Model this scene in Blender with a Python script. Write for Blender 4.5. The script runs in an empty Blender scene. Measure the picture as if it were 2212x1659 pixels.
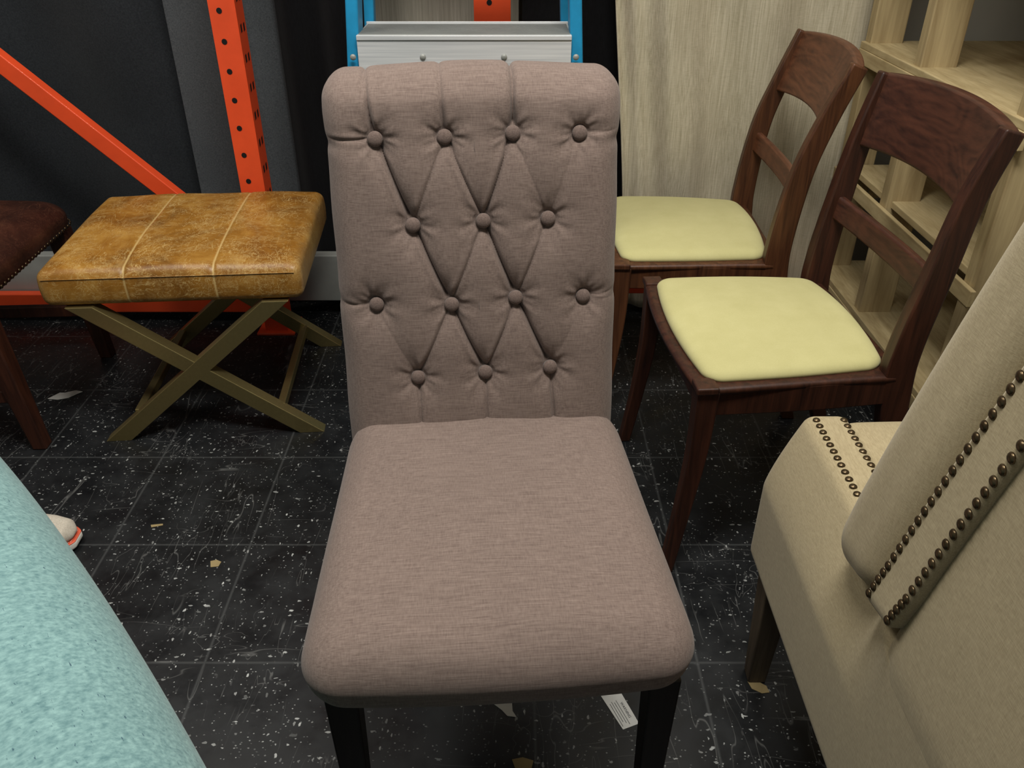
import bpy, bmesh, math, random
import numpy as np
from mathutils import Vector, Matrix
random.seed(7); rng=np.random.RandomState(5)
sc=bpy.context.scene
try:
    sc.view_settings.view_transform='Standard'; sc.view_settings.look='None'
except Exception: pass

# ---------------------------------------------------------------- helpers
def C(r,g,b):
    f=lambda c:(c/255/12.92) if c/255<=.04045 else ((c/255+.055)/1.055)**2.4
    return (f(r),f(g),f(b),1)
def newmat(name,rough=.8,spec=.3,metal=0,base=(.5,.5,.5,1)):
    m=bpy.data.materials.new(name); m.use_nodes=True; nt=m.node_tree
    b=nt.nodes['Principled BSDF']; b.inputs['Roughness'].default_value=rough
    b.inputs['Specular IOR Level'].default_value=spec; b.inputs['Metallic'].default_value=metal
    b.inputs['Base Color'].default_value=base
    return m,nt,b
def setin(nt,sock,v):
    if hasattr(v,'is_output'): nt.links.new(v,sock)
    else: sock.default_value=v
def coord(nt,scale=(1,1,1),loc=(0,0,0),rot=(0,0,0)):
    tc=nt.nodes.new('ShaderNodeTexCoord'); mp=nt.nodes.new('ShaderNodeMapping')
    nt.links.new(tc.outputs['Object'],mp.inputs['Vector'])
    mp.inputs['Scale'].default_value=scale; mp.inputs['Location'].default_value=loc; mp.inputs['Rotation'].default_value=rot
    return mp.outputs[0]
def noise(nt,vec,scale=5,detail=3,rough=.5,dist=0):
    n=nt.nodes.new('ShaderNodeTexNoise'); nt.links.new(vec,n.inputs['Vector'])
    n.inputs['Scale'].default_value=scale; n.inputs['Detail'].default_value=detail
    n.inputs['Roughness'].default_value=rough; n.inputs['Distortion'].default_value=dist
    return n.outputs['Fac']
def ramp(nt,fac,stops):
    r=nt.nodes.new('ShaderNodeValToRGB'); nt.links.new(fac,r.inputs[0]); e=r.color_ramp.elements
    while len(e)<len(stops): e.new(.5)
    for i,(p,c) in enumerate(stops):
        e[i].position=p; e[i].color=c if len(c)==4 else (*c,1)
    return r.outputs[0]
W=(1,1,1,1); K=(0,0,0,1)
def mix(nt,fac,a,b,mode='MIX'):
    n=nt.nodes.new('ShaderNodeMix'); n.data_type='RGBA'; n.blend_type=mode
    setin(nt,n.inputs[0],fac); setin(nt,n.inputs[6],a); setin(nt,n.inputs[7],b); return n.outputs[2]
def math_(nt,op,a,b=0.0,c=0.0):
    n=nt.nodes.new('ShaderNodeMath'); n.operation=op
    setin(nt,n.inputs[0],a); setin(nt,n.inputs[1],b); setin(nt,n.inputs[2],c); return n.outputs[0]
def bump(nt,b,h,strength=.3,dist=.002):
    n=nt.nodes.new('ShaderNodeBump'); n.inputs['Strength'].default_value=strength; n.inputs['Distance'].default_value=dist
    nt.links.new(h,n.inputs['Height']); nt.links.new(n.outputs[0],b.inputs['Normal'])

def fabric(name,dark,light,s1=(45,900,900),s2=(900,60,60),spot=None,rough=.95,bs=.35,big=.25,blotch=4,w1=.65):
    m,nt,b=newmat(name,rough,.15)
    a=noise(nt,coord(nt,s1),1,3,.6); c=noise(nt,coord(nt,s2),1,2,.5); g=noise(nt,coord(nt),blotch,3,.5)
    w=math_(nt,'ADD',math_(nt,'MULTIPLY',a,w1),math_(nt,'MULTIPLY',c,1-w1))
    col=ramp(nt,w,[(.32,dark),(.68,light)])
    gg=ramp(nt,g,[(.3,(1-big,)*3),(.7,(1,1,1))])
    col=mix(nt,1.0,col,gg,'MULTIPLY')
    if spot:
        sp=noise(nt,coord(nt,spot[1]),1,2,.5); col=mix(nt,ramp(nt,sp,[(spot[2],K),(spot[2]+.06,W)]),col,spot[0])
    nt.links.new(col,b.inputs['Base Color'])
    b.inputs['Sheen Weight'].default_value=.12; b.inputs['Sheen Roughness'].default_value=.5
    if bs: bump(nt,b,w,bs,.001)
    return m
def wood(name,dark,light,sc_=(60,60,4),rough=.45,coat=.12,knots=False):
    m,nt,b=newmat(name,rough,.35)
    v=coord(nt,sc_); n=noise(nt,v,1,4,.6,.6); n2=noise(nt,coord(nt,(sc_[0]*6,sc_[1]*6,sc_[2]*2)),1,2,.5)
    w=math_(nt,'ADD',math_(nt,'MULTIPLY',n,.75),math_(nt,'MULTIPLY',n2,.25))
    if knots:
        k=noise(nt,coord(nt,(6,3,9)),1,2,.4,.4); k=math_(nt,'SINE',math_(nt,'MULTIPLY',k,90)); k=math_(nt,'MULTIPLY',math_(nt,'ADD',k,1),.5)
        w=math_(nt,'ADD',math_(nt,'MULTIPLY',w,.91),math_(nt,'MULTIPLY',k,.09))
    nt.links.new(ramp(nt,w,[(.33,dark),(.66,light)]),b.inputs['Base Color'])
    b.inputs['Coat Weight'].default_value=coat; b.inputs['Coat Roughness'].default_value=.3
    bump(nt,b,w,.12,.001); return m
def plain(name,c,rough=.5,metal=0,spec=.4,var=.15,ns=12,bs=.05,coat=0):
    m,nt,b=newmat(name,rough,spec,metal)
    n=noise(nt,coord(nt),ns,4,.6)
    d=tuple(x*(1-var) for x in c[:3])+(1,); l=tuple(min(1,x*(1+var)) for x in c[:3])+(1,)
    nt.links.new(ramp(nt,n,[(.3,d),(.7,l)]),b.inputs['Base Color'])
    b.inputs['Coat Weight'].default_value=coat
    if bs: bump(nt,b,n,bs,.002)
    return m

def link(o,parent=None):
    sc.collection.objects.link(o)
    if parent: o.parent=parent
    return o
def empty(name,loc=(0,0,0),rz=0):
    e=bpy.data.objects.new(name,None); e.location=loc; e.rotation_euler=(0,0,math.radians(rz)); e.empty_display_size=.1
    return link(e)
def mobj(name,V,F,mat,parent=None,smooth=True,sharp=None,loc=None,rot=None):
    me=bpy.data.meshes.new(name); me.from_pydata([tuple(v) for v in (V.tolist() if hasattr(V,'tolist') else V)],[],F.tolist() if hasattr(F,'tolist') else F)
    me.update()
    if smooth: me.polygons.foreach_set('use_smooth',[True]*len(me.polygons))
    if sharp is not None:
        try: me.set_sharp_from_angle(angle=math.radians(sharp))
        except Exception: pass
    for mm in (mat if isinstance(mat,(list,tuple)) else [mat]): me.materials.append(mm)
    o=bpy.data.objects.new(name,me); link(o,parent)
    if loc is not None: o.location=loc
    if rot is not None: o.rotation_euler=rot
    return o
def rbox_data(n,h,R):
    n=np.array(n);h=np.array(h,float);R=np.minimum(np.array(R,float)*np.ones(3),h*.999);Q=[]
    for ax in range(3):
        u=(ax+1)%3;v=(ax+2)%3
        U,V=np.meshgrid(np.arange(n[u]+1),np.arange(n[v]+1),indexing='ij')
        for side in (0,1):
            idx=np.zeros(U.shape+(3,),int); idx[...,u]=U; idx[...,v]=V; idx[...,ax]=n[ax]*side
            Kk=(idx[...,0]*(n[1]+1)+idx[...,1])*(n[2]+1)+idx[...,2]
            q=np.stack([Kk[:-1,:-1],Kk[1:,:-1],Kk[1:,1:],Kk[:-1,1:]],-1).reshape(-1,4)
            if side==0:q=q[:,::-1]
            Q.append(q)
    Q=np.concatenate(Q); keys,inv=np.unique(Q,return_inverse=True); F=inv.reshape(-1,4)
    i=keys//((n[1]+1)*(n[2]+1)); j=(keys//(n[2]+1))%(n[1]+1); k=keys%(n[2]+1)
    P=(np.stack([i,j,k],1)/n*2-1)*h
    q=np.clip(P,-(h-R),(h-R)); e=(P-q)/R; l=np.linalg.norm(e,axis=1,keepdims=True); l[l==0]=1
    return q+R*e/l,F
def rbox(name,lo,hi,R,n,mat,parent=None,deform=None,loc=None,rot=None):
    lo=np.array(lo,float);hi=np.array(hi,float);c=(lo+hi)/2
    P,F=rbox_data(n,(hi-lo)/2,R); P=P+c
    if deform: P=deform(P)
    return mobj(name,P,F,mat,parent,True,None,loc,rot)
def box(name,lo,hi,mat,parent=None,bev=.003,loc=None,rot=None):
    x0,y0,z0=lo;x1,y1,z1=hi
    V=[(x0,y0,z0),(x1,y0,z0),(x1,y1,z0),(x0,y1,z0),(x0,y0,z1),(x1,y0,z1),(x1,y1,z1),(x0,y1,z1)]
    F=[(0,3,2,1),(4,5,6,7),(0,1,5,4),(1,2,6,5),(2,3,7,6),(3,0,4,7)]
    o=mobj(name,V,F,mat,parent,False,None,loc,rot)
    if bev:
        b=o.modifiers.new('b','BEVEL'); b.width=bev; b.segments=2; b.limit_method='ANGLE'
    return o
def smoothpts(pts,k=6):
    P=[np.array(p,float) for p in pts]; P=[2*P[0]-P[1]]+P+[2*P[-1]-P[-2]]; out=[]
    for i in range(1,len(P)-2):
        for s in range(k):
            t=s/k; a,b,c,d=P[i-1],P[i],P[i+1],P[i+2]
            out.append(.5*((2*b)+(-a+c)*t+(2*a-5*b+4*c-d)*t*t+(-a+3*b-3*c+d)*t**3))
    out.append(P[-2]); return out
def sweep(name,pts,mat,parent=None,side=(0,1,0),bev=.004,k=6):
    """pts: (x,y,z,halfN,halfS)"""
    S=Vector(side).normalized(); Q=smoothpts(pts,k) if k>1 else [np.array(p,float) for p in pts]; V=[];F=[]
    for i,p in enumerate(Q):
        a=Vector(Q[max(i-1,0)][:3]); b=Vector(Q[min(i+1,len(Q)-1)][:3]); T=(b-a).normalized(); N=T.cross(S).normalized()
        if i==0 and abs(p[2])<1e-6: N=Vector((N.x,N.y,0)).normalized()*1
        c=Vector(p[:3])
        for sn,ss in ((-1,-1),(1,-1),(1,1),(-1,1)): V.append(tuple(c+N*sn*p[3]+S*ss*p[4]))
    for i in range(len(Q)-1):
        for j in range(4): F.append((4*i+j,4*i+(j+1)%4,4*i+4+(j+1)%4,4*i+4+j))
    F.append((3,2,1,0)); n=4*(len(Q)-1); F.append((n,n+1,n+2,n+3))
    o=mobj(name,V,F,mat,parent,True,40)
    bm=bmesh.new(); bm.from_mesh(o.data); bmesh.ops.recalc_face_normals(bm,faces=bm.faces); bm.to_mesh(o.data); bm.free()
    if bev:
        b=o.modifiers.new('b','BEVEL'); b.width=bev; b.segments=3; b.limit_method='ANGLE'; b.angle_limit=math.radians(50)
    return o
def domes(name,items,r,mat,parent=None,flat=.55,seg=12,rings=4,skirt=0):
    V=[];F=[]
    for c,n in items:
        c=Vector(c);n=Vector(n).normalized(); a=n.orthogonal().normalized(); b=n.cross(a); base=len(V)
        lev=([(-skirt,1.0)] if skirt else [])+[(r*flat*math.sin(i/rings*math.pi/2),math.cos(i/rings*math.pi/2)) for i in range(rings)]
        for (hh,cc) in lev:
            for j in range(seg):
                th=2*math.pi*j/seg; V.append(tuple(c+(a*math.cos(th)+b*math.sin(th))*r*cc+n*hh))
        V.append(tuple(c+n*r*flat)); top=len(V)-1; L=len(lev)
        for i in range(L-1):
            for j in range(seg): F.append((base+i*seg+j,base+i*seg+(j+1)%seg,base+(i+1)*seg+(j+1)%seg,base+(i+1)*seg+j))
        for j in range(seg): F.append((base+(L-1)*seg+j,base+(L-1)*seg+(j+1)%seg,top))
        F.append(tuple(base+j for j in range(seg-1,-1,-1)))
    return mobj(name,V,F,mat,parent)
def tube(name,pts,r,mat,parent=None,cyc=False):
    cu=bpy.data.curves.new(name,'CURVE'); cu.dimensions='3D'; cu.bevel_depth=r; cu.bevel_resolution=3
    s=cu.splines.new('POLY'); s.points.add(len(pts)-1)
    for i,p in enumerate(pts): s.points[i].co=(*p,1)
    s.use_cyclic_u=cyc; cu.use_fill_caps=True; cu.materials.append(mat)
    o=bpy.data.objects.new(name,cu); return link(o,parent)

# ---------------------------------------------------------------- materials
M_taupe=fabric('taupe_linen',C(101,86,80),C(133,117,109),(26,620,620),(600,110,110),big=.10,bs=.22)
M_button=fabric('button_linen',C(90,76,71),C(122,106,99),(300,800,800),(700,300,300),big=.05)
M_beige=fabric('beige_linen',C(146,132,102),C(176,162,130),(600,90,900),(900,900,90),big=.12,bs=.15)
M_curt=fabric('beige_curtain',C(176,166,140),C(218,208,184),(300,300,7),(60,60,500),big=.12,bs=.12,blotch=2.5,w1=.78)
M_greige=fabric('greige_curtain',C(128,124,112),C(156,152,140),(200,200,4),(400,400,16),big=.1)
M_teal=fabric('teal_tweed',C(88,122,125),C(134,168,167),(240,150,240),(420,200,420),spot=(C(62,88,98),(150,420,420),.69),big=.2)
M_yellow=fabric('yellow_vinyl',C(188,182,128),C(197,191,138),(18,18,18),(400,400,400),rough=.7,bs=.0,big=.04)
M_charc=fabric('charcoal_felt',C(33,36,40),C(52,56,60),(200,200,200),(600,600,600),big=.3)
M_grey=fabric('grey_felt',C(62,66,70),C(90,94,97),(250,250,250),(700,700,300),big=.2)
M_black=fabric('black_cloth',C(10,10,12),C(20,20,23),(200,200,60),(600,600,600),big=.2)
M_wood=wood('mahogany_wood',C(36,19,13),C(72,40,27))
M_woodr=wood('mahogany_rail',C(44,24,18),C(80,47,34),(70,5,60),knots=True)
M_wood2=wood('walnut_wood',C(52,28,17),C(94,58,35))
M_wood2r=wood('walnut_rail',C(68,39,25),C(106,66,44),(70,5,60),knots=True)
M_dark=wood('ebony_leg',C(14,11,10),C(30,24,22))
M_brown=wood('brown_leg',C(40,20,14),C(74,40,26))
M_greyleg=wood('weathered_leg',C(62,52,40),C(95,82,66),rough=.6,coat=0)
M_pine=wood('pine_lumber',C(160,140,100),C(200,182,140),(30,4,30),.65,coat=0)
M_pinev=wood('pine_post',C(148,128,92),C(188,169,128),(30,30,3),.65,coat=0)
M_orange=plain('orange_paint',C(238,84,42),.42,0,.4,.08,9,.05,coat=.2)
M_hole=plain('hole_black',C(12,10,10),.8)
M_blue=plain('blue_fiberglass',C(28,138,186),.45,0,.4,.12,20)
M_steel=plain('galvanised_steel',C(150,152,148),.5,.2,.5,.12,8)
M_tread=plain('tread_metal',C(190,192,190),.45,.2,.5,.08,8)
M_rib=plain('tread_rib',C(128,130,128),.5,.2,.5,.12,8)
M_nail=plain('antique_nail',C(92,78,58),.32,.9,.5,.3,80,0)
M_white=plain('paper_white',C(222,222,218),.7)
M_ink=plain('ink',C(60,60,64),.8)
M_wall=plain('wall_paint',C(176,172,160),.8,0,.2,.06,3)
M_ceil=plain('ceiling_paint',C(170,168,160),.9,0,.2,.05,3)
M_debris=plain('debris_tan',C(150,132,92),.8)
M_alu,nt,b=newmat('aluminium',.35,.5,.3,C(205,207,208))
n=noise(nt,coord(nt,(3,200,200)),1,3,.5); nt.links.new(ramp(nt,n,[(.3,C(206,209,212)),(.7,C(242,243,244))]),b.inputs['Base Color'])
M_brass=plain('brushed_brass',C(162,146,98),.36,.85,.5,.06,120,.02)
def leather(name,c0,c1,c2,scr,seams=None,rough=.42,amt=.55,edge=None):
    m,nt,b=newmat(name,rough,.4)
    v=coord(nt); g=noise(nt,v,6,6,.68,.5); col=ramp(nt,g,[(.3,c0),(.5,c1),(.72,c2)])
    sx=nt.nodes.new('ShaderNodeSeparateXYZ'); nt.links.new(v,sx.inputs[0])
    total=None
    for (scl,rz,w,lo,hi,f) in (((9,3,9),.5,.011,.46,.56,1),((3,9,9),-.7,.010,.42,.52,1),((14,5,14),1.1,.012,.50,.58,1),((4,14,14),.2,.010,.45,.53,1),((22,7,22),-.3,.013,.52,.60,1)):
        s=noise(nt,coord(nt,scl,rot=(0,0,rz)),2.5,4,.6,1.6); s=math_(nt,'ABSOLUTE',math_(nt,'SUBTRACT',s,.5))
        mk=noise(nt,coord(nt,loc=(w*900,rz,0)),8,2,.5)
        l=math_(nt,'MULTIPLY',ramp(nt,s,[(.0,W),(w,K)]),ramp(nt,mk,[(lo,K),(hi,W)])); total=l if total is None else math_(nt,'MAXIMUM',total,l)
    pch=noise(nt,v,24,6,.75,.8); pm=noise(nt,v,4.5,2,.5)
    scuff=math_(nt,'MULTIPLY',ramp(nt,pch,[(.5,K),(.68,W)]),ramp(nt,pm,[(.50,K),(.66,W)]))
    total=math_(nt,'MAXIMUM',total,math_(nt,'MULTIPLY',scuff,.6))
    if edge:
        e=ramp(nt,math_(nt,'ADD',math_(nt,'ABSOLUTE',sx.outputs[0]),math_(nt,'MULTIPLY',noise(nt,v,14,4,.6),.10)),[(edge,K),(edge+.06,W)])
        total=math_(nt,'MAXIMUM',total,math_(nt,'MULTIPLY',e,.4))
    col=mix(nt,math_(nt,'MULTIPLY',total,amt),col,scr)
    if seams:
        for x0 in seams:
            d=math_(nt,'ABSOLUTE',math_(nt,'SUBTRACT',sx.outputs[0],x0))
            col=mix(nt,math_(nt,'MULTIPLY',ramp(nt,d,[(.0016,W),(.0028,K)]),.8),col,scr)
    nt.links.new(col,b.inputs['Base Color'])
    fine=noise(nt,v,260,2,.5); bump(nt,b,fine,.12,.001); return m
M_tan=leather('tan_leather',C(98,60,18),C(146,100,36),C(186,142,68),C(210,182,122),(-.103,.103),.38,.7,.32)
M_brl=leather('brown_leather',C(30,16,12),C(52,28,20),C(84,50,36),C(110,72,54),None,.38,.35)

# vinyl tile floor
M_floor,nt,b=newmat('vinyl_tile',.33,.4)
v=coord(nt); sx=nt.nodes.new('ShaderNodeSeparateXYZ'); nt.links.new(v,sx.inputs[0])
def tline(sock,off,sp,w):
    a=math_(nt,'MODULO',math_(nt,'ADD',sock,off+sp*40),sp); a=math_(nt,'MINIMUM',a,math_(nt,'SUBTRACT',sp,a))
    return ramp(nt,a,[(w*.4,W),(w,K)])
lines=math_(nt,'MAXIMUM',tline(sx.outputs[0],.58,.31,.0013),tline(sx.outputs[1],-1.04,.32,.0013))
base=ramp(nt,noise(nt,v,7,5,.65),[(.3,C(15,16,18)),(.7,C(30,32,34))])
def flecks(scale,rot,th,keep,seed):
    vv=coord(nt,scale,(seed,seed*2,0),(0,0,rot)); vo=nt.nodes.new('ShaderNodeTexVoronoi'); vo.inputs['Scale'].default_value=1
    dn=nt.nodes.new('ShaderNodeTexNoise'); dn.inputs['Scale'].default_value=2.2; nt.links.new(vv,dn.inputs['Vector'])
    ad=nt.nodes.new('ShaderNodeVectorMath'); ad.operation='MULTIPLY_ADD'; nt.links.new(dn.outputs['Color'],ad.inputs[0]); ad.inputs[1].default_value=(.6,.6,0); nt.links.new(vv,ad.inputs[2])
    nt.links.new(ad.outputs[0],vo.inputs['Vector']); c=nt.nodes.new('ShaderNodeSeparateColor'); nt.links.new(vo.outputs['Color'],c.inputs[0])
    d=ramp(nt,vo.outputs['Distance'],[(th*.8,W),(th,K)]); kk=ramp(nt,c.outputs[0],[(keep,W),(keep+.02,K)])
    return math_(nt,'MULTIPLY',math_(nt,'MULTIPLY',d,kk),c.outputs[1])
f=math_(nt,'MAXIMUM',flecks((52,100,1),.7,.22,.18,3),flecks((100,52,1),.5,.22,.16,11))
f=math_(nt,'MAXIMUM',f,math_(nt,'MULTIPLY',flecks((170,230,1),.2,.3,.18,31),.7))
f=math_(nt,'MAXIMUM',f,flecks((30,52,1),1.1,.18,.08,51))
cl=ramp(nt,noise(nt,v,2.6,2,.5),[(.35,(.45,.45,.45,1)),(.6,W)])
f=math_(nt,'MULTIPLY',f,cl)
col=mix(nt,math_(nt,'MULTIPLY',f,.95),base,C(196,198,196))
def scr(sc_,rot,w,lo,hi,seed):
    s=noise(nt,coord(nt,sc_,(seed,0,0),(0,0,rot)),1,2,.5,.4); s=math_(nt,'ABSOLUTE',math_(nt,'SUBTRACT',s,.5))
    k=noise(nt,coord(nt,loc=(seed*3,0,0)),5,2,.5); return math_(nt,'MULTIPLY',ramp(nt,s,[(0,W),(w,K)]),ramp(nt,k,[(lo,K),(hi,W)]))
s=math_(nt,'MAXIMUM',scr((14,2.5,1),.9,.006,.50,.6,2),scr((3,16,1),.4,.006,.52,.62,9)); s=math_(nt,'MAXIMUM',s,scr((12,12,1),0,.004,.58,.64,14))
s=math_(nt,'MAXIMUM',s,scr((30,6,1),-.5,.008,.54,.6,22))
col=mix(nt,math_(nt,'MULTIPLY',s,.28),col,C(150,150,148))
col=mix(nt,math_(nt,'MULTIPLY',lines,.26),col,C(110,112,112))
nt.links.new(col,b.inputs['Base Color'])
nt.links.new(ramp(nt,noise(nt,v,14,4,.6),[(.3,(.3,.3,.3,1)),(.7,(.55,.55,.55,1))]),b.inputs['Roughness'])
bump(nt,b,noise(nt,v,30,3,.5),.08,.002)

# ---------------------------------------------------------------- room
box('floor',(-3,-1.6,-.1),(1.9,3.0,0),M_floor,bev=0)
box('wall_back',(-3,2.9,0),(1.9,3.0,2.8),M_wall,bev=0)
box('wall_right',(1.8,-1.6,0),(1.9,2.9,2.8),M_wall,bev=0)
box('wall_left',(-3.0,-1.6,0),(-2.9,2.9,2.8),M_wall,bev=0)
box('ceiling',(-3,-1.6,2.8),(1.9,3.0,2.9),M_ceil,bev=0)

def curtain(name,x0,x1,y,z0,z1,mat,amp=.02,waves=4,ph=0,skew=0.0,edge=0.0,wr=0.0):
    nx=200;nz=90;V=[];F=[]
    for j in range(nz+1):
        for i in range(nx+1):
            u=i/nx;w=j/nz; xa=x0+skew*(1-w)**1.5+edge*.35*math.sin(w*9); x=xa+(x1-xa)*u
            yy=y+amp*math.sin(u*waves*2*math.pi+ph+.6*math.sin(w*3))*(.6+.4*(1-w))+amp*.35*math.sin(u*waves*5.3+w*2+ph)
            if edge: yy+=edge*math.exp(-u/.12)*math.sin(u*55+w*2.5)
            if wr: yy+=wr*math.sin(u*23+w*14+2*math.sin(w*5+u*3))*math.exp(-((w-.25)/.3)**2)+wr*.7*math.sin(w*31-u*9)*math.exp(-((u-.3)/.3)**2)*(1-w)
            V.append((x,yy,z0+(z1-z0)*w))
    for j in range(nz):
        for i in range(nx):
            a=j*(nx+1)+i; F.append((a,a+1,a+nx+2,a+nx+1))
    o=mobj(name,V,F,mat); s=o.modifiers.new('s','SOLIDIFY'); s.thickness=.004; return o
curtain('curtain',-2.6,-.97,2.66,.02,2.5,M_charc,.035,3,1,wr=.012)
curtain('curtain.001',-1.0,-.66,2.57,.02,2.5,M_grey,.008,1,.4)
curtain('curtain.002',-.67,-.42,2.53,.02,2.5,M_black,.012,2,2)
curtain('curtain.003',.03,.40,2.62,.02,2.5,M_black,.01,2,2)
curtain('curtain.004',.215,1.03,2.475,.02,2.5,M_curt,.018,3,.3,skew=.16,edge=.024,wr=.009)
curtain('curtain.005',-.42,.02,2.66,.02,2.5,M_greige,.008,2,.3)

# ---------------------------------------------------------------- tufted chair
ch=empty('tufted_dining_chair',(-.033,.90,0),4)
rows=[[(-.146,.937),(-.044,.939),(.057,.943),(.157,.940)],[(-.097,.811),(.010,.815),(.109,.816)],
      [(-.162,.691),(-.045,.689),(.059,.697),(.167,.694)],[(-.102,.573),(.007,.578),(.113,.582)]]
B=[p for r in rows for p in r]
cre=[]
def cr(a,b,d=.008,s=.006,w=.0022): cre.append((a,b,d,s,w))
R1,R2,R3,R4=rows
cr(R1[0],R2[0],.020,.006,.003); cr(R1[1],R2[0],.005,.003); cr(R1[1],R2[1],.009,.004); cr(R1[2],R2[1],.011,.004); cr(R1[2],R2[2],.002,.003); cr(R1[3],R2[2],.0012,.002)
cr(R2[0],R3[1],.019,.006,.003); cr(R2[1],R3[1],.006,.003); cr(R2[1],R3[2],.019,.006,.003); cr(R2[2],R3[2],.006,.003)
cr(R3[1],R4[0],.007,.003); cr(R3[1],R4[1],.017,.005,.003); cr(R3[2],R4[1],.008,.003); cr(R3[2],R4[2],.019,.006,.003); cr(R3[0],R4[0],.001,.003); cr(R3[3],R4[2],.001,.002)
cr(R1[0],(-.160,1.06),.014,.003,.0030); cr(R1[1],(-.049,1.06),.010,.002,.0028); cr(R1[2],(.058,1.06),.020,.004,.0034)
cr(R4[0],(-.098,.44),.008,.003); cr(R4[1],(.008,.44),.008,.003); cr(R4[2],(.121,.44),.012,.005,.003)
cr(R1[0],(-.24,.935),.006,.002); cr(R1[3],(.24,.943),.002,.002); cr(R3[0],(-.24,.690),.005,.002); cr(R3[3],(.24,.700),.003,.002); cr(R3[3],(.24,.683),.0015,.001)
def tuft(x,z):
    d=np.zeros_like(x); near=np.full_like(x,9.)
    for k,(bx,bz) in enumerate(B):
        r=np.hypot(x-bx,(z-bz)); th=np.arctan2(z-bz,x-bx); near=np.minimum(near,r)
        d+=.006*np.exp(-(r/.016)**2)+.0095*np.exp(-(r/.036)**2)
        d+=.0009*np.sin(7*th+k*1.7+r*30)*np.exp(-((r-.030)/.014)**2)+.0005*np.sin(12*th+k*2.3)*np.exp(-((r-.024)/.010)**2)
    c=np.zeros_like(x)
    for (a,b_,dep,so,w) in cre:
        ax,az=a;bx,bz=b_;L2=(bx-ax)**2+(bz-az)**2
        t=np.clip(((x-ax)*(bx-ax)+(z-az)*(bz-az))/L2,0,1); dist=np.hypot(x-ax-t*(bx-ax),z-az-t*(bz-az))
        sg=np.sign((bx-ax)*(z-az)-(bz-az)*(x-ax))
        c=np.maximum(c,dep*.75*np.exp(-dist/w)+so*np.exp(-(dist/.018)**2))
        c=c-np.where(sg<0,1,0)*.0022*np.exp(-((dist-.006)/.005)**2)*min(1,dep/.014)*np.clip(near/.03,0,1)
    d=d+c
    pit=.0165; k=np.clip((near-.009)/.008,0,1); k=k*k*(3-2*k)
    return d*k+np.maximum(np.minimum(d,pit+.004),pit)*(1-k)
def back_def(P,noT=False):
    x,y,z=P[:,0].copy(),P[:,1].copy(),P[:,2].copy()
    front=np.clip((-y)/.05,0,1); edge=np.clip((.222-np.abs(x))/.02,0,1)**.5
    d=(tuft(x,z) if not noT else np.zeros_like(x))-.016*(1-(np.abs(x)/.222)**4)
    tw=np.clip((1.032-z)/.05,0,1); tw=tw*tw*(3-2*tw)*.4+.6
    y=y+d*front*edge*tw
    for xx,dd in ((-.160,.006),(-.049,.004),(.058,.009)): z=z-np.clip((z-.96)/.06,0,1)*dd*np.exp(-np.abs(x-xx)/.004)
    flare=np.exp(-((z-.975)/.04)**2)
    x=x*(1+.010*flare+.003*np.sin(z*40))-np.sign(x)*.0025*np.exp(-((z-.925)/.010)**2)-np.sign(x)*.002*np.exp(-((z-.69)/.010)**2)
    y=y+.28+.2264*(z-.5)+.9*np.clip(z-.93,0,1)**2
    z=z+.004*np.cos(x*14)*np.clip((z-.96)/.06,0,1)-.009*np.clip((z-.9)/.1,0,1)
    return np.stack([x,y,z],1)
rbox('backrest',(-.222,-.05,.37),(.222,.05,1.03),(.034,.042,.038),(320,30,470),M_taupe,ch,back_def)
items=[]
for (bx,bz) in B:
    pt=back_def(np.array([[bx,-.05,bz]]),True)[0]; items.append(((pt[0],pt[1]+.0125,pt[2]),(0,-1,.22)))
domes('buttons',items,.0114,M_button,ch,.50,28,7,.005)
def seat_def(P):
    x,y,z=P[:,0].copy(),P[:,1].copy(),P[:,2].copy()
    s=(y+.245)/.51; u=np.clip(1-(x/.24)**2,0,1); v=np.clip(1-((y-.01)/.26)**2,0,1)
    top=np.clip((z-.40)/.06,0,1)
    z=z+top*(.024*(u*v)**.6)+top*.018*np.clip(s,0,1)-top*.004*np.exp(-(((x+.17)/.03)**2+((y+.02)/.02)**2))
    z=z-.0012*np.sin(x*30+y*20)*top+.0010*np.sin(y*70+2*np.sin(x*12))*top*np.clip((-y-.05)/.15,0,1)
    bul=1+.02*np.sin(np.clip((z-.38)/.11,0,1)*math.pi)
    x=x*(1-.10*s)*bul
    y=y-.012*(1-(x/.24)**2)*(y<-.1)
    low=np.clip((.43-z)/.06,0,1)
    x=x*(1-.035*low)+.009*(x>0)*np.clip(x/.1,0,1); y=np.where(y<0,y*(1-.03*low),y)
    return np.stack([x,y,z],1)
rbox('seat',(-.243,-.245,.368),(.243,.275,.475),(.052,.060,.048),(130,130,44),M_taupe,ch,seat_def)
for i,(lx,ly) in enumerate(((-.198,-.20),(.216,-.20),(-.185,.25),(.185,.25))):
    dy=.0 if ly<0 else .07
    sweep('leg_%d'%(i+1),[(lx,ly+dy,0,.014,.014),(lx,ly,.385,.021,.021)],M_dark,ch,bev=.003,k=1)

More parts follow.
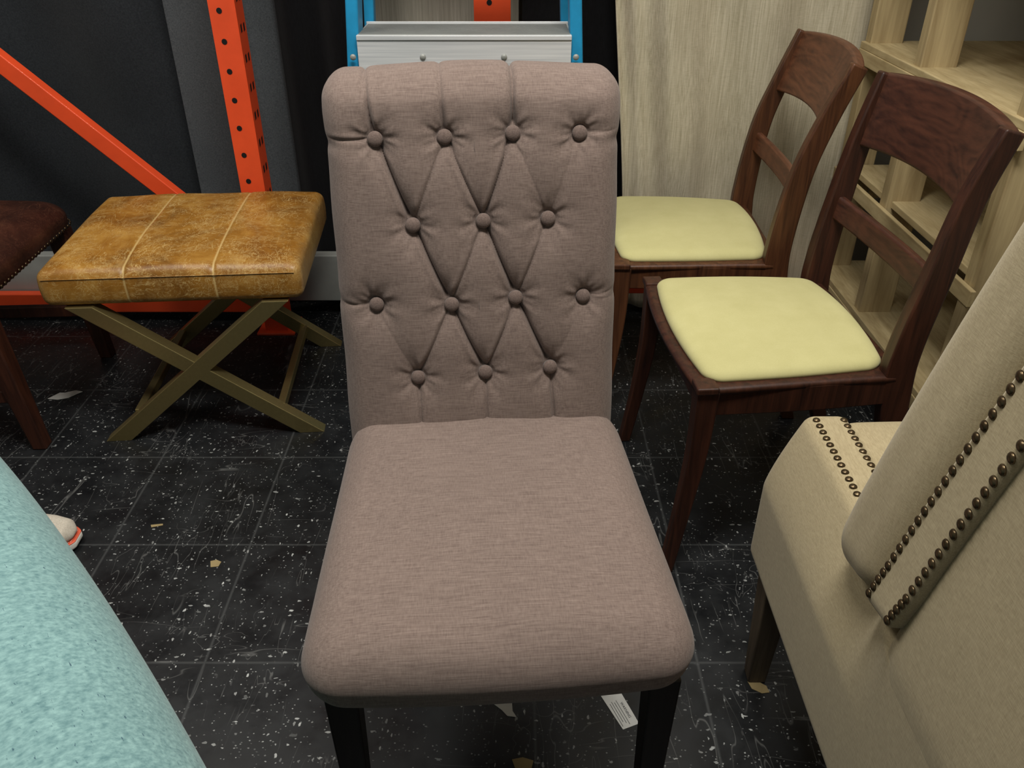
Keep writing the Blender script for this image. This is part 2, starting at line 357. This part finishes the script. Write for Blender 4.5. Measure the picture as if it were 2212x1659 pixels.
# ---------------------------------------------------------------- leather X stool
st=empty('leather_stool',(-.825,2.025,0),4.5)
def st_def(P):
    x,y,z=P[:,0].copy(),P[:,1].copy(),P[:,2].copy()
    u=np.clip(1-(x/.31)**2,0,1);v=np.clip(1-(y/.255)**2,0,1); top=np.clip((z-.42)/.04,0,1)
    groove=sum(np.exp(-((x-s)/.005)**2) for s in (-.103,.103))
    z=z+top*.018*(u*v)**.5-top*.002*groove+top*.010*np.clip((y+.25)/.5,0,1)
    y=y+np.sign(y)*(.006*np.sin(np.clip((z-.385)/.1,0,1)*math.pi))-np.sign(y)*.002*groove*(np.abs(y)>.2)
    z=z+.0015*np.sin(x*23+1)*np.sin(y*19)*top
    x=x*(1+.012*np.sin(np.clip((z-.385)/.1,0,1)*math.pi))
    return np.stack([x,y,z],1)
rbox('cushion',(-.302,-.253,.388),(.302,.260,.477),(.022,.022,.020),(220,100,24),M_tan,st,st_def)
tube('piping',[(x,-.258,.462) for x in np.linspace(-.29,.29,20)],.0014,M_tan,st)
def bar(name,x0,x1,y0,y1,w,z0,z1,mat,parent):
    V=[(x0-w,y0,z0),(x0+w,y0,z0),(x1+w,y0,z1),(x1-w,y0,z1)]; V+=[(a,y1,c) for a,_,c in V]
    F=[(0,1,2,3),(7,6,5,4),(0,4,5,1),(1,5,6,2),(2,6,7,3),(3,7,4,0)]
    o=mobj(name,V,F,mat,parent,False); b=o.modifiers.new('b','BEVEL'); b.width=.0015; b.segments=2; return o
for k,yc in enumerate((-.240,.225)):
    bar('x_bar_%da'%k,-.225,.235,yc-.018,yc+.018,.032,0,.388,M_brass,st)
    bar('x_bar_%db'%k,.275,-.225,yc-.0175,yc+.0175,.032,0,.388,M_brass,st)
for k,xx in enumerate((-.165,.20)):
    box('stretcher_%d'%k,(xx-.010,-.23,.055),(xx+.010,.21,.078),M_brass,st,.002)

# ---------------------------------------------------------------- wooden chairs
def wood_chair(name,loc,rz,mw,mr,topx=.278,hw_=.232):
    e=empty(name,loc,rz)
    for s in (-1,1):
        sweep('front_leg_%s'%('a' if s<0 else 'b'),[(-.235,s*.238,0,.013,.013),(-.215,s*.230,.15,.015,.014),(-.200,s*.226,.30,.018,.017),(-.197,s*.225,.448,.021,.02)],mw,e,bev=.003)
        sweep('rear_post_%s'%('a' if s<0 else 'b'),[(.285,s*.205,0,.016,.014),(.215,s*.205,.22,.021,.015),(.180,s*.206,.42,.029,.016),(.178,s*.208,.52,.028,.016),(.198,s*.213,.68,.024,.015),(.18+(topx-.18)*.56,s*(hw_-.013),.80,.021,.014),(topx,s*(hw_-.006),.915,.018,.013)],mw,e,bev=.004)
        box('corner_block_%s'%('a' if s<0 else 'b'),(-.222,s*.228-.022,.446),(-.180,s*.228+.022,.460),mw,e,.003)
    box('apron_front',(-.207,-.215,.392),(-.187,.215,.447),mw,e)
    for s in (-1,1):
        sweep('apron_side_%s'%('a' if s<0 else 'b'),[(-.2,s*.226,.42,.028,.011),(0,s*.222,.42,.028,.011),(.18,s*.208,.42,.028,.011)],mw,e,side=(0,1,0),bev=.002)
    box('apron_rear',(.165,-.2,.392),(.187,.2,.447),mw,e)
    def fr(P):
        x,y,z=P[:,0].copy(),P[:,1].copy(),P[:,2].copy(); s=(x+.215)/.40
        y=y*(1-.10*s); x=x-.018*(1-(y/.24)**2)*(x<-.1); return np.stack([x,y,z],1)
    rbox('seat_frame',(-.218,-.246,.440),(.190,.246,.456),(.012,.012,.004),(40,50,4),mw,e,fr)
    def cu(P):
        x,y,z=P[:,0].copy(),P[:,1].copy(),P[:,2].copy(); s=(x+.2)/.37
        u=np.clip(1-((x+.01)/.20)**2,0,1);v=np.clip(1-(y/.225)**2,0,1); top=np.clip((z-.452)/.015,0,1)
        z=z+top*.018*(u*v)**.6
        y=y*(1-.13*s)*(1+.03*np.sin(s*3.14)); x=x-.024*(1-(y/.24)**2)*(x<-.05); x=x+.018*(1-(y/.2)**2)*(x>.1)
        return np.stack([x,y,z],1)
    rbox('cushion',(-.192,-.222,.446),(.155,.222,.472),(.034,.034,.014),(90,100,8),M_yellow,e,cu)
    def px(z): return np.interp(z,[.42,.52,.68,.80,.915],[.180,.178,.198,.18+(topx-.18)*.56,topx])
    def rail(nm,z0,z1,bow,th,hw,crown=0):
        ny=48;nz=10;Vv=[];F=[]
        for side in (0,1):
            for j in range(nz+1):
                for i in range(ny+1):
                    u=i/ny*2-1;w=j/nz; zt=z1+crown*(1-u*u); zb=z0+(0.012 if z0>.7 else 0)*(1-u*u); z=zb+(zt-zb)*w+ (0.012*(u*u) if z0<.7 else 0)
                    zz=min(z,.915); x=float(px(zz))+(z-zz)*.35+bow*(1-u*u)-.012+ (th if side else 0)
                    Vv.append((x,u*hw,z))
        nx_=ny+1; off=nx_*(nz+1)
        for j in range(nz):
            for i in range(ny):
                a=j*nx_+i; F.append((a,a+nx_,a+nx_+1,a+1)); F.append((off+a,off+a+1,off+a+nx_+1,off+a+nx_))
        for i in range(ny):
            F.append((i,i+1,off+i+1,off+i)); a=nz*nx_+i; F.append((a+1,a,off+a,off+a+1))
        for j in range(nz):
            a=j*nx_; F.append((a+nx_,a,off+a,off+a+nx_)); a=j*nx_+ny; F.append((a,a+nx_,off+a+nx_,off+a))
        o=mobj(nm,Vv,F,mr,e,True,40); bm=bmesh.new(); bm.from_mesh(o.data); bmesh.ops.recalc_face_normals(bm,faces=bm.faces); bm.to_mesh(o.data); bm.free()
        b=o.modifiers.new('b','BEVEL'); b.width=.005; b.segments=3; b.limit_method='ANGLE'; b.angle_limit=math.radians(60)
    rail('top_rail',.768,.915,.030,.022,hw_,.012)
    rail('cross_rail',.600,.650,.026,.016,.213,.0)
    return e
wood_chair('wooden_dining_chair',(.545,1.540,0),4,M_wood,M_woodr,.245,.225)
wood_chair('wooden_dining_chair.001',(.475,2.08,0),-2,M_wood2,M_wood2r,.275,.225)

# ---------------------------------------------------------------- ladder
ld=empty('step_ladder',(-.108,1.99,0),0)
for s in (-1,1):
    sweep('rail_front_%s'%('a' if s<0 else 'b'),[(s*.305,-.02,0,.035,.014),(s*.243,.06,1.15,.035,.014),(s*.21,.10,1.75,.035,.014)],M_blue,ld,side=(1,0,0),bev=.004,k=1)
    sweep('rail_rear_%s'%('a' if s<0 else 'b'),[(s*.285,.19,0,.018,.012),(s*.20,.17,1.70,.018,.012)],M_blue,ld,side=(1,0,0),bev=.004,k=1)
for i,z in enumerate((.32,.64,.953,1.275,1.57)):
    hw=.305-.055*z-.010; y0=-.055+.07*z-.015
    box('step_front_%d'%i,(-hw,y0,z-.078),(hw,y0+.004,z-.002),M_alu,ld,.001)
    box('step_lip_%d'%i,(-hw,y0-.003,z-.010),(hw,y0,z),M_alu,ld,.001)
    box('step_tread_%d'%i,(-hw,y0,z-.004),(hw,y0+.16,z),M_tread,ld,.001)
    for k in range(9): box('rib_%d_%d'%(i,k),(-hw+.004,y0+.012+k*.0165,z),(hw-.004,y0+.016+k*.0165,z+.002),M_rib,ld,0)
    box('step_back_%d'%i,(-hw,y0+.156,z-.03),(hw,y0+.16,z+.006),M_alu,ld,.001)
    domes('rivets_%d'%i,[((x,y0-.001,z-.046),(0,-1,0)) for x in (-.095,.09)]+[((s*(hw+.011),y0-.003,z-.046),(0,-1,0)) for s in (-1,1)],.007,M_steel,ld)
box('top_cap',(-.235,-.0,1.74),(.235,.26,1.79),M_blue,ld,.01)

# ---------------------------------------------------------------- pallet rack
rk=empty('pallet_rack',(0,0,0))
def post(nm,x,y,hw=.034):
    box(nm+'_front',(x-hw,y,0),(x+hw,y+.003,2.4),M_orange,rk,.001)
    for s in (-1,1): box(nm+'_side%d'%s,(x+s*hw-.0015,y,0),(x+s*hw+.0015,y+.07,2.4),M_orange,rk,.001)
    for s in (-1,1): box(nm+'_lip%d'%s,(x+s*hw-(.012 if s>0 else 0),y+.067,0),(x+s*hw+(.012 if s<0 else 0),y+.07,2.4),M_orange,rk,0)
    V=[];F=[]
    for k in range(30):
        z=.12+k*.076
        c=(x-.008,y-.0008,z); b0=len(V)
        for j in range(16):
            t=2*math.pi*j/16; V.append((c[0]+.0075*math.cos(t),c[1],c[2]+.0075*math.sin(t)))
        F.append(tuple(range(b0,b0+16)))
        for (yo,w,h) in ((.022,.006,.012),(.048,.006,.012)):
            b0=len(V); xx=x+hw+.0022
            V+= [(xx,y+yo-w,z+.03-h),(xx,y+yo+w,z+.03-h*.7),(xx,y+yo+w,z+.03+h),(xx,y+yo-w,z+.03+h*.7)]; F.append((b0,b0+1,b0+2,b0+3))
    mobj(nm+'_holes',V,F,M_hole,rk,False)
    box(nm+'_plate',(x-.06,y-.02,0),(x+.06,y+.1,.008),M_orange,rk,.002)
post('post_1',-.758,2.345); post('post_2',-.055,2.50,.05); post('post_3',-2.1,2.345)
sweep('brace',[(-.80,2.375,.245,.024,.018),(-2.07,2.375,1.48,.024,.018)],M_orange,rk,side=(0,1,0),bev=.003,k=1)
box('beam_orange',(-2.06,2.42,.035),(-.79,2.45,.10),M_orange,rk,.003)
box('beam_orange_right',(.1,2.385,.12),(.93,2.415,.16),M_orange,rk,.003)
box('beam_grey',(-2.4,2.455,.06),(.0,2.495,.22),M_steel,rk,.003)

# ---------------------------------------------------------------- pine shelving
sh=empty('wooden_shelving_unit',(0,0,0))
for i,(x,y) in enumerate(((.97,1.60),(.97,2.08),(.97,2.40),(1.50,1.60),(1.50,2.08),(1.50,2.40))):
    box('post_%d'%i,(x,y-.02,0),(x+.088,y+.02,2.2),M_pinev,sh,.003)
for i,z in enumerate((.22,.54,.87,1.20,1.6,2.0)):
    box('shelf_%d'%i,(.960,1.56,z-.018),(1.58,2.42,z),M_pine,sh,.002) if i in (0,2) else box('shelf_%d'%i,(.985,1.64,z-.018),(1.58,2.375,z),M_pine,sh,.002)
    box('edge_%d'%i,(.958,1.56,z-.055),(.97,2.42,z-.018),M_pine,sh,.002)
    for j,y in enumerate((1.62,2.10,2.342)): box('cleat_%d_%d'%(i,j),(1.058,y,z-.09),(1.5,y+.035,z-.018),M_pine,sh,.002)

# ---------------------------------------------------------------- nailhead armchair
ac=empty('nailhead_armchair',(0,0,0))
rbox('seat_base',(.425,.36,.275),(1.032,1.045,.48),(.014,.03,.02),(30,40,16),M_beige,ac)
def arm_def(sgn):
    def f(P):
        x,y,z=P[:,0].copy(),P[:,1].copy(),P[:,2].copy()
        t=np.clip((z-.42)/.13,0,1)*np.clip((y-.60)/.12,0,1); x=x+sgn*.045*t**1.3
        return np.stack([x,y,z],1)
    return f
rbox('arm_left',(.408,.33,.270),(.475,1.062,.555),(.016,.02,.014),(14,90,50),M_beige,ac,arm_def(1))
rbox('arm_right',(.982,.33,.270),(1.050,1.062,.555),(.016,.02,.014),(14,90,50),M_beige,ac,arm_def(-1))
def cush(P):
    x,y,z=P[:,0],P[:,1],P[:,2]; u=np.clip(1-((x-.73)/.24)**2,0,1);v=np.clip(1-((y-.85)/.27)**2,0,1)
    return np.stack([x,y,z+.015*(u*v)**.5*(z>.47)],1)
rbox('seat_cushion',(.515,.60,.43),(.945,1.09,.525),.03,(40,50,14),M_beige,ac,cush)
def back2(P):
    x,y,z=P[:,0].copy(),P[:,1].copy(),P[:,2].copy()
    t=(z-.58); y=y-.16*t-.10*np.clip(t,0,1)**2
    z=z+ (.70-y)*.25*np.clip((.64-z)/.08,0,1)
    x=x-(x-.73)*.27*np.clip(t,0,1)
    return np.stack([x,y,z],1)
rbox('back_pad',(.398,.655,.55),(1.062,.785,1.14),(.035,.05,.05),(40,20,60),M_beige,ac,back2)
rbox('back_border',(.396,.596,.56),(1.064,.662,1.15),(.010,.010,.02),(30,10,60),M_beige,ac,back2)
def ob(P):
    x,y,z=P[:,0].copy(),P[:,1].copy(),P[:,2].copy(); t=np.clip(z-.55,0,1); lo=np.clip((.58-z)/.10,0,1)
    return np.stack([x-(x-.73)*(.22*t+.015*lo**2),y-.10*t,z],1)
rbox('outer_back',(.4065,.33,.44),(1.0515,.62,1.02),(.012,.04,.05),(30,30,60),M_beige,ac,ob)
items=[]
for z in np.arange(.580,1.13,.0150):
    for yy in (.652,.605):
        p=back2(np.array([[.396,yy,z]]))[0]; items.append((tuple(p),(-1,0,.0)))
        p=back2(np.array([[1.064,yy,z]]))[0]; items.append((tuple(p),(1,0,.0)))
for y in np.arange(.80,1.055,.0160):
    for x in (.466,.508): items.append(((x,y,.5548),(0,0,1)))
    for x in (.949,.992): items.append(((x,y,.5548),(0,0,1)))
for z in np.arange(.31,.545,.0160): items.append(((.428+.045*max(0,(z-.42)/.13)**1.3,1.0615,z),(0,1,0)))
domes('nailheads',items,.0057,M_nail,ac,.6,12,4)
for i,(x,y) in enumerate(((.45,1.01),(1.0,1.01),(.45,.38),(1.0,.38))):
    sweep('leg_%d'%i,[(x,y,0,.016,.016),(x,y,.285,.026,.026)],M_greyleg,ac,bev=.003,k=1)

# ---------------------------------------------------------------- teal armchair
tl=empty('upholstered_armchair',(-.347,.475,0),-48.2)
def tdef(P):
    x,y,z=P[:,0].copy(),P[:,1].copy(),P[:,2].copy()
    y=y+.02*(1-(x/.42)**2)*(y>-.12); z=z+.01*np.cos(x*3)*(z>.7); return np.stack([x,y,z],1)
rbox('backrest',(-.42,-.26,.14),(.42,.0,.80),(.08,.10,.10),(60,40,60),M_teal,tl,tdef)
rbox('seat',(-.40,-.80,.14),(.40,-.2,.44),.05,(40,40,20),M_teal,tl)
for s in (-1,1): rbox('arm_%s'%('a' if s<0 else 'b'),(s*.36-.07,-.80,.14),(s*.36+.07,-.15,.62),.05,(16,40,30),M_teal,tl)
for i,(x,y) in enumerate(((-.36,-.04),(.36,-.06),(-.36,-.74),(.36,-.74))):
    sweep('leg_%d'%i,[(x,y,0,.015,.015),(x,y,.16,.024,.024)],M_dark,tl,bev=.003,k=1)

# ---------------------------------------------------------------- brown leather chair
bc=empty('leather_dining_chair',(-1.49,1.95,0),3)
def bd(P):
    x,y,z=P[:,0].copy(),P[:,1].copy(),P[:,2].copy()
    u=np.clip(1-(x/.27)**2,0,1);v=np.clip(1-(y/.27)**2,0,1); z=z+.03*(u*v)**.6*(z>.44)
    return np.stack([x,y,z],1)
rbox('seat',(-.27,-.27,.40),(.27,.27,.49),(.07,.07,.04),(50,50,16),M_brl,bc,bd)
items=[]
for t in np.arange(0,1,.0085):
    a=t*4; k=int(a); f=(a-k)*2-1; h=.272; r=.07
    p=[(f,-1),(1,f),(-f,1),(-1,-f)][k]; q=np.array(p)*h; c=np.clip(q,-(h-r),(h-r)); d=q-c; d=d/np.linalg.norm(d); q=c+r*d
    items.append(((q[0],q[1],.432),(d[0],d[1],0)))
domes('nailheads',items,.0055,M_nail,bc,.6,10,3)
for i,(x,y) in enumerate(((.225,-.235),(.225,.235),(-.22,-.235),(-.22,.235))):
    o=.02 if x>0 else -.05
    sweep('leg_%d'%i,[(x+o+.015,y,0,.018,.018),(x,y,.41,.027,.027)],M_brown,bc,bev=.004,k=1)
box('stretcher_a',(-.22,.225,.14),(.23,.245,.175),M_brown,bc); box('stretcher_b',(-.22,-.245,.14),(.23,-.225,.175),M_brown,bc)
rbox('backrest',(-.30,-.25,.44),(-.23,.25,.98),.03,(10,40,40),M_brl,bc,lambda P:np.stack([P[:,0]-.18*(P[:,2]-.44),P[:,1],P[:,2]],1))

# ---------------------------------------------------------------- sneaker
sn=empty('sneaker',(-1.095,1.352,0),3)
M_up=fabric('sneaker_knit',C(186,176,160),C(214,206,192),(300,300,300),(600,600,600),big=.08)
M_sole=plain('sneaker_sole',C(225,222,214),.6); M_cor=plain('sneaker_coral',C(206,92,66),.6)
def plan(x): return np.interp(x,[-.14,-.11,-.04,.04,.09,.125,.142],[.024,.032,.032,.043,.044,.034,.020])/.045
def sd(P):
    x,y,z=P[:,0].copy(),P[:,1].copy(),P[:,2].copy(); k=plan(x); toe=np.clip((x-.09)/.05,0,1)
    return np.stack([x,y*k,z+toe*.008*(1-z/.03)],1)
rbox('sole',(-.14,-.045,0),(.142,.045,.026),(.01,.01,.008),(60,20,6),M_sole,sn,sd)
rbox('sole_stripe',(-.139,-.0455,.021),(.1415,.0455,.026),(.01,.01,.003),(60,20,4),M_cor,sn,sd)
def ud(P):
    x,y,z=P[:,0].copy(),P[:,1].copy(),P[:,2].copy(); k=plan(x); w=(z-.024)/.07
    H=np.interp(x,[-.14,-.10,-.03,.03,.09,.125,.14],[.075,.07,.078,.062,.045,.036,.024])
    return np.stack([x,y*k*(1-.35*np.clip(w,0,1)**2*np.clip((.06-x)/.1,0.3,1)),.024+H*w],1)
rbox('upper',(-.137,-.043,.024),(.138,.043,.094),(.02,.03,.04),(70,30,24),M_up,sn,ud)
rbox('collar',(-.125,-.028,.085),(-.035,.028,.105),(.02,.02,.008),(20,16,6),M_cor,sn)
for i in range(5):
    x=-.02+i*.017; z=.024+np.interp(x,[-.03,.03,.09],[.078,.062,.045]); tube('lace_%d'%i,[(x,-.022,z-.006),(x,0,z+.001),(x,.022,z-.006)],.0022,M_sole,sn)

# ---------------------------------------------------------------- floor litter
def scrap(name,c,pts,mat,rz=0):
    e=math.radians(rz); V=[];n=len(pts)
    for z in (.0004,.0014):
        for x,y in pts: V.append((c[0]+x*math.cos(e)-y*math.sin(e),c[1]+x*math.sin(e)+y*math.cos(e),z))
    F=[tuple(range(n,2*n)),tuple(range(n-1,-1,-1))]+[(i,(i+1)%n,n+(i+1)%n,n+i) for i in range(n)]
    return mobj(name,V,F,mat,None,False)
lab=empty('paper_label',(.190,.944,0),-68)
V=[(-.045,-.016),(-.03,-.019),(.045,-.015),(.045,.017),(-.02,.018),(-.04,.012)]
o=scrap('label_paper',(0,0),V,M_white); o.parent=lab
cu=bpy.data.curves.new('label_text','FONT'); cu.body='WARNING'; cu.size=.007; cu.extrude=.0001; cu.materials.append(M_ink)
t=bpy.data.objects.new('label_text',cu); t.location=(-.005,.006,.0016); link(t,lab)
for i in range(4): box('text_line_%d'%i,(-.012+.003*(i%2),.001-.0045*i,.0014),(.040-.004*(i%3),.0018-.0045*i,.0017),M_ink,lab,0)
scrap('paper_scrap',(-.012,.940),[(-.014,.02),(.0,.022),(.012,.012),(.013,-.006),(.02,-.018),(.004,-.016),(-.006,-.004),(-.02,.008)],M_white,0)
scrap('paper_scrap.001',(-1.272,1.972),[(-.04,-.02),(-.01,-.024),(.015,-.015),(.042,.018),(.02,.024),(-.005,.012),(-.02,.012)],M_white)
scrap('paper_scrap.002',(.450,.985),[(-.016,.012),(0,.014),(.016,.002),(.018,-.012),(.004,-.014),(-.012,-.004)],M_debris)
scrap('paper_scrap.003',(-.640,1.30),[(-.012,.008),(0,.012),(.012,.006),(.01,-.008),(-.006,-.01)],M_debris)
scrap('paper_scrap.004',(.018,.832),[(-.018,.008),(0,.012),(.018,.006),(.014,-.01),(-.012,-.01)],M_debris)
scrap('paper_scrap.005',(-.81,1.42),[(-.014,.004),(.012,.008),(.014,.003),(-.01,-.004)],M_debris)

# ---------------------------------------------------------------- lights
def area(name,loc,sx_,sy_,p,col=(1,.97,.9),rot=(0,0,0)):
    l=bpy.data.lights.new(name,'AREA'); l.shape='RECTANGLE'; l.size=sx_; l.size_y=sy_; l.energy=p; l.color=col
    o=bpy.data.objects.new(name,l); o.location=loc; o.rotation_euler=rot; link(o)
area('ceiling_light',(.1,.65,2.72),1.0,.4,56)
area('ceiling_light.001',(-1.3,1.4,2.72),.5,1.2,25)
area('ceiling_light.002',(1.0,1.7,2.72),.5,1.2,11)
w=bpy.data.worlds.new('world'); sc.world=w; w.use_nodes=True
w.node_tree.nodes['Background'].inputs[0].default_value=(.95,.97,1,1); w.node_tree.nodes['Background'].inputs[1].default_value=.18

cam=bpy.data.cameras.new('camera'); cam.sensor_width=36; cam.lens=36*1780/2212; cam.clip_start=.02
co=bpy.data.objects.new('camera',cam); co.location=(0,0,1.27); co.rotation_euler=(math.radians(58),0,0); link(co); sc.camera=co
